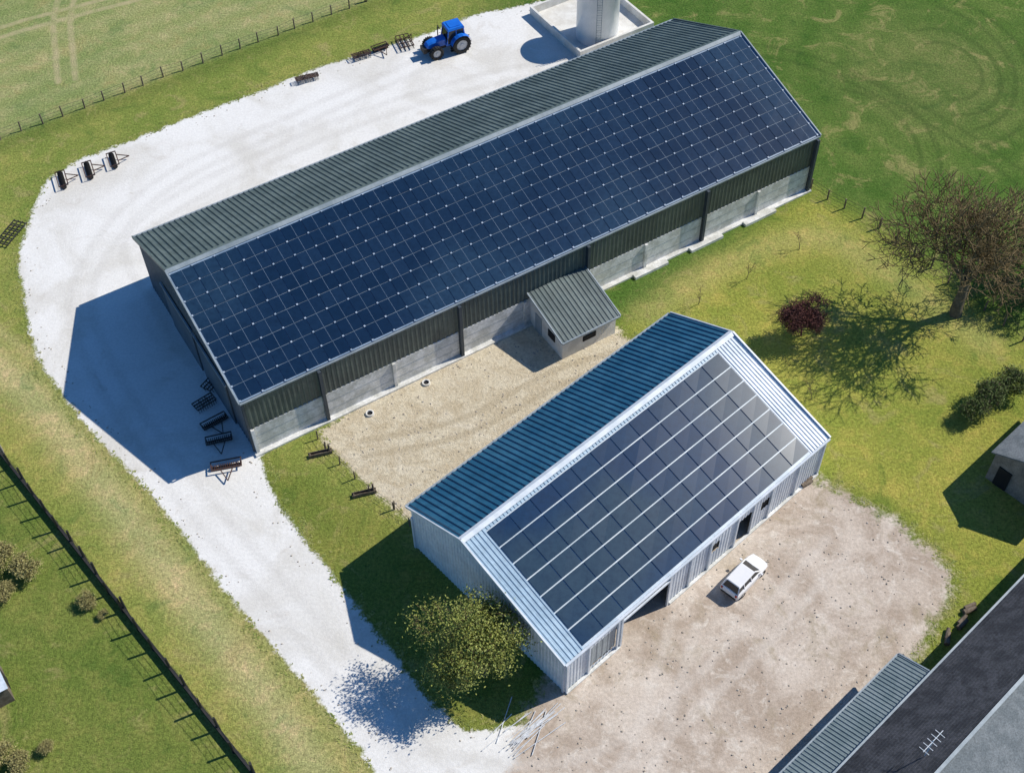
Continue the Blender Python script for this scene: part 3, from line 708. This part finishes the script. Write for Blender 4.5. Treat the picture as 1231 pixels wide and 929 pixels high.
for i in range(6): mb.beam((-1.5+i*.6,-.7,.25),(-1.5+i*.6,.7,.25),.08,.1,0)
for k in range(4): mb.beam((-1.6,-.65+k*.43,.33),(1.6,-.65+k*.43,.33),.08,.06,0)
mb.obj('frame',M_dsteel,g)

for x,y in((-11.6,63.5),(-7.1,66.6)):
    g=group('concrete_manhole',(x,y,0)); mb=MB(); n=14
    vs=[];fs=[]
    for rr_,z in((.36,0),(.34,.16),(.24,.16),(.24,.02)):
        for i in range(n): t_=2*math.pi*i/n; vs.append((rr_*math.cos(t_),rr_*math.sin(t_),z))
    for j in range(3):
        for i in range(n): fs.append([j*n+i,j*n+(i+1)%n,(j+1)*n+(i+1)%n,(j+1)*n+i])
    mb.add(vs,fs,0); mb.add([(.24*math.cos(2*math.pi*i/n),.24*math.sin(2*math.pi*i/n),.03) for i in range(n)],[list(range(n))],1)
    mb.obj('ring',[M_concw,M_black],g)
mb=MB()
for k in range(26):
    a=math.radians(40+random.gauss(0,4)+(25 if k%9==0 else 0)); l=random.uniform(2,4.5); x=random.gauss(.6,.7);y=random.gauss(36.0,.45); z=.05+random.uniform(0,.15)
    mb.tube((x-math.cos(a)*l/2,y-math.sin(a)*l/2,z),(x+math.cos(a)*l/2,y+math.sin(a)*l/2,z+random.uniform(-.03,.05)),.03,.03,7)
mb.obj('pipe_pile',surf('pvc_grey',(.66,.68,.70),(.5,.52,.55),1,.5))
for x,y,a in((32.4,44.3,20),(30.3,42.1,70),(31.6,43.2,40),(22.6,55.6,30)):
    mb=MB(); a=math.radians(a); d=Vector((math.cos(a),math.sin(a),0))*.5; p=Vector((x,y,.2))
    mb.tube(p-d,p+d,.2,.17,10); mb.tube(p-d*.7+Vector((0,.3,0)),p+d*.9+Vector((.1,.35,0)),.14,.15,9)
    mb.obj('log_pile',M_wood)

# ------------------------------------------------------------------ car
def car(loc,rz):
    g=group('parked_car',(loc[0],loc[1],0),rz)
    M_cw=surf('car_white',(.80,.80,.80),(.78,.78,.79),2,.25,0,0,6,.02)
    mb=MB()
    sec=[(-1.98,.66,.38,.80),(-1.90,.78,.28,.92),(-1.3,.83,.22,.95),(0,.84,.22,.93),(.8,.83,.22,.90),(1.35,.80,.24,.82),(1.78,.74,.28,.70),(1.95,.6,.36,.60)]
    vs=[];fs=[]
    for x,hw,z0,z1 in sec:
        vs+=[(x,-hw+.06,z0),(x,-hw,z0+.15),(x,-hw,z1-.12),(x,-hw+.1,z1),(x,0,z1+.03),(x,hw-.1,z1),(x,hw,z1-.12),(x,hw,z0+.15),(x,hw-.06,z0)]
    k=9
    for j in range(len(sec)-1):
        for i in range(k): fs.append([j*k+i,j*k+(i+1)%k,(j+1)*k+(i+1)%k,(j+1)*k+i])
    fs+=[list(range(k))[::-1],[(len(sec)-1)*k+i for i in range(k)]]
    mb.add(vs,fs,0)
    G_=[(-1.87,-.71,.88),(.98,-.70,.86),(.98,.70,.86),(-1.87,.71,.88),(-1.60,-.57,1.40),(.26,-.56,1.41),(.26,.56,1.41),(-1.60,.57,1.40)]
    mb.add(G_,[[4,5,6,7],[0,1,5,4],[1,2,6,5],[2,3,7,6],[3,0,4,7]],1)
    for a,b_ in((0,4),(1,5),(2,6),(3,7)): mb.beam(G_[a],G_[b_],.09,.07,0)
    for s in(-1,1):
        mb.beam((-.25,s*.715,.9),(-.3,s*.585,1.4),.09,.06,0); mb.beam((-1.1,s*.715,.9),(-1.1,s*.585,1.4),.1,.06,0)
        mb.beam((-1.6,s*.565,1.41),(.26,s*.565,1.42),.08,.07,0)
        mb.box((.72,s*.92,.95),(.14,.2,.12),0)
        mb.box((1.86,s*.52,.58),(.14,.26,.12),3); mb.box((-1.94,s*.62,.75),(.08,.16,.24),4)
    mb.box((-.67,0,1.435),(1.85,1.12,.05),0,0,.94)
    mb.box((1.93,0,.38),(.12,1.2,.14),2); mb.box((-1.97,0,.4),(.1,1.3,.16),2)
    o=mb.obj('body',[M_cw,M_glass,M_dsteel,M_hub,M_light],g)
    bv=o.modifiers.new('b','BEVEL');bv.width=.03;bv.segments=2;bv.limit_method='ANGLE'
    mb=MB()
    for x in(-1.25,1.22):
        for s in(-1,1): wheel(mb,(x,s*.74,.29),.29,.19,0,1,18,False)
    mb.obj('wheels',[M_tyre,M_hub],g)
    return g
car((16.65,47.3),math.atan2(2.7,2.6))

# ------------------------------------------------------------------ neighbour buildings (right)
FH=Frame(27.5,37.5,.7222)
h=group('farmhouse'); mb=MB(); sA,sB=-30,26
def q4(mb,a,b_,c_,d_,m,th_=.12):
    a,b_,c_,d_=map(Vector,(a,b_,c_,d_)); n=(b_-a).cross(d_-a).normalized()*th_
    if n.z<0:n=-n
    mb.add([a,b_,c_,d_,a-n,b_-n,c_-n,d_-n],[[0,1,2,3],[7,6,5,4],[0,4,5,1],[1,5,6,2],[2,6,7,3],[3,7,4,0]],m)
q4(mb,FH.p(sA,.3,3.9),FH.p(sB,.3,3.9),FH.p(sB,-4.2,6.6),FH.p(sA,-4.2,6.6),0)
q4(mb,FH.p(sA,-4.2,6.6),FH.p(sB,-4.2,6.6),FH.p(sB,-8.9,3.9),FH.p(sA,-8.9,3.9),1)  # greyer slate paints this sunward slope lighter than the black one
mb.beam(FH.p(sA,-4.2,6.66),FH.p(sB,-4.2,6.66),.22,.12,2)
mb.beam(FH.p(sA,.36,3.84),FH.p(sB,.36,3.84),.14,.14,2)
mb.box(FH.p((sA+sB)/2,-4.3,1.95),(sB-sA-.6,8.4,3.7),3,FH.a)
for s in(sA+.3,sB-.3): mb.add([FH.p(s,-.1,3.8),FH.p(s,-8.5,3.8),FH.p(s,-4.2,6.45)],[[0,1,2]],3)
mb.obj('house_shell',[M_slate,M_slategrey,M_trimgrey,M_stone],h)
mb=MB()
nr=(FH.p(0,-4.2,6.6)-FH.p(0,.3,3.9)); ll=nr.length; nr.normalize(); nn_=FH.D.cross(nr).normalized()
if nn_.z<0: nn_=-nn_
for k in range(1,24):
    v=k*ll/24; mb.beam(FH.p(sA,.3,3.9)+nr*v+nn_*.008,FH.p(sB,.3,3.9)+nr*v+nn_*.008,.03,.025,0)
mb.obj('slate_courses',M_slate,h)
mb=MB(); ap=FH.p(-6.2,-3.0,6.0)
mb.beam(ap,ap+Vector((0,0,2.2)),.05,.05); 
for k in range(5): q=ap+Vector((0,0,2.1)); mb.beam(q+FH.D*(-.9+.4*k)+FH.N*.35,q+FH.D*(-.9+.4*k)-FH.N*.35,.03,.03)
mb.beam(ap+Vector((0,0,2.1))-FH.D,ap+Vector((0,0,2.1))+FH.D,.04,.04)
mb.obj('antenna',M_trimwhite,h)
a2=group('lean_to_shed'); mb=MB()
M_shroof=surf('roof_fibre_grey',(.15,.20,.21),(.21,.26,.27),.6,.7,0,0,6,.2)
ribslope(mb,FH.p(-28,2.75,2.75),FH.p(.1,2.75,2.75),FH.p(-28,.1,3.65),FH.p(.1,.1,3.65),.3,.05,0)
mb.box(FH.p(-14,1.4,1.35),(27.6,2.3,2.65),1,FH.a)
mb.beam(FH.p(.14,2.8,2.75),FH.p(.14,.1,3.68),.1,.14,2); mb.beam(FH.p(-28,2.82,2.7),FH.p(.1,2.82,2.7),.12,.12,2)
mb.obj('shed_shell',[M_shroof,M_stone,M_trimgrey],a2)
FO=Frame(36.3,56.0,.7222)
o_=group('outbuilding'); mb=MB()
q4(mb,FO.p(-.2,.1,3.3),FO.p(10,.1,3.3),FO.p(10,-3.2,4.9),FO.p(-.2,-3.2,4.9),0)
q4(mb,FO.p(-.2,-3.2,4.9),FO.p(10,-3.2,4.9),FO.p(10,-6.5,3.3),FO.p(-.2,-6.5,3.3),0)
mb.box(FO.p(4.9,-3.2,1.6),(9.6,6.0,3.2),1,FO.a)
mb.add([FO.p(.08,-.2,3.15),FO.p(.08,-6.2,3.15),FO.p(.08,-3.2,4.75)],[[0,1,2]],1)
mb.beam(FO.p(-.2,-3.2,4.96),FO.p(10,-3.2,4.96),.3,.12,2)
mb.box(FO.p(.06,-1.4,1.1),(.1,1.1,2.1),3,FO.a); mb.box(FO.p(4,-.16,1.2),(2.4,.1,2.2),3,FO.a)
mb.obj('outbuilding_shell',[M_slategrey,M_stone,M_trimgrey,M_black],o_)
FG=Frame(-36.8,37.6,.55); g=group('garden_hut'); mb=MB()
q4(mb,FG.p(0,0,2.0),FG.p(2.6,0,2.0),FG.p(2.6,1.6,2.6),FG.p(0,1.6,2.6),0,.06)
q4(mb,FG.p(0,3.2,2.0),FG.p(2.6,3.2,2.0),FG.p(2.6,1.6,2.6),FG.p(0,1.6,2.6),0,.06)
mb.box(FG.p(1.3,1.6,.97),(2.4,2.9,1.94),1,FG.a); mb.box(FG.p(2.52,1.6,.95),(.06,.9,1.8),2,FG.a)
mb.obj('hut_shell',[M_whiteroof,M_wood,M_black],g)
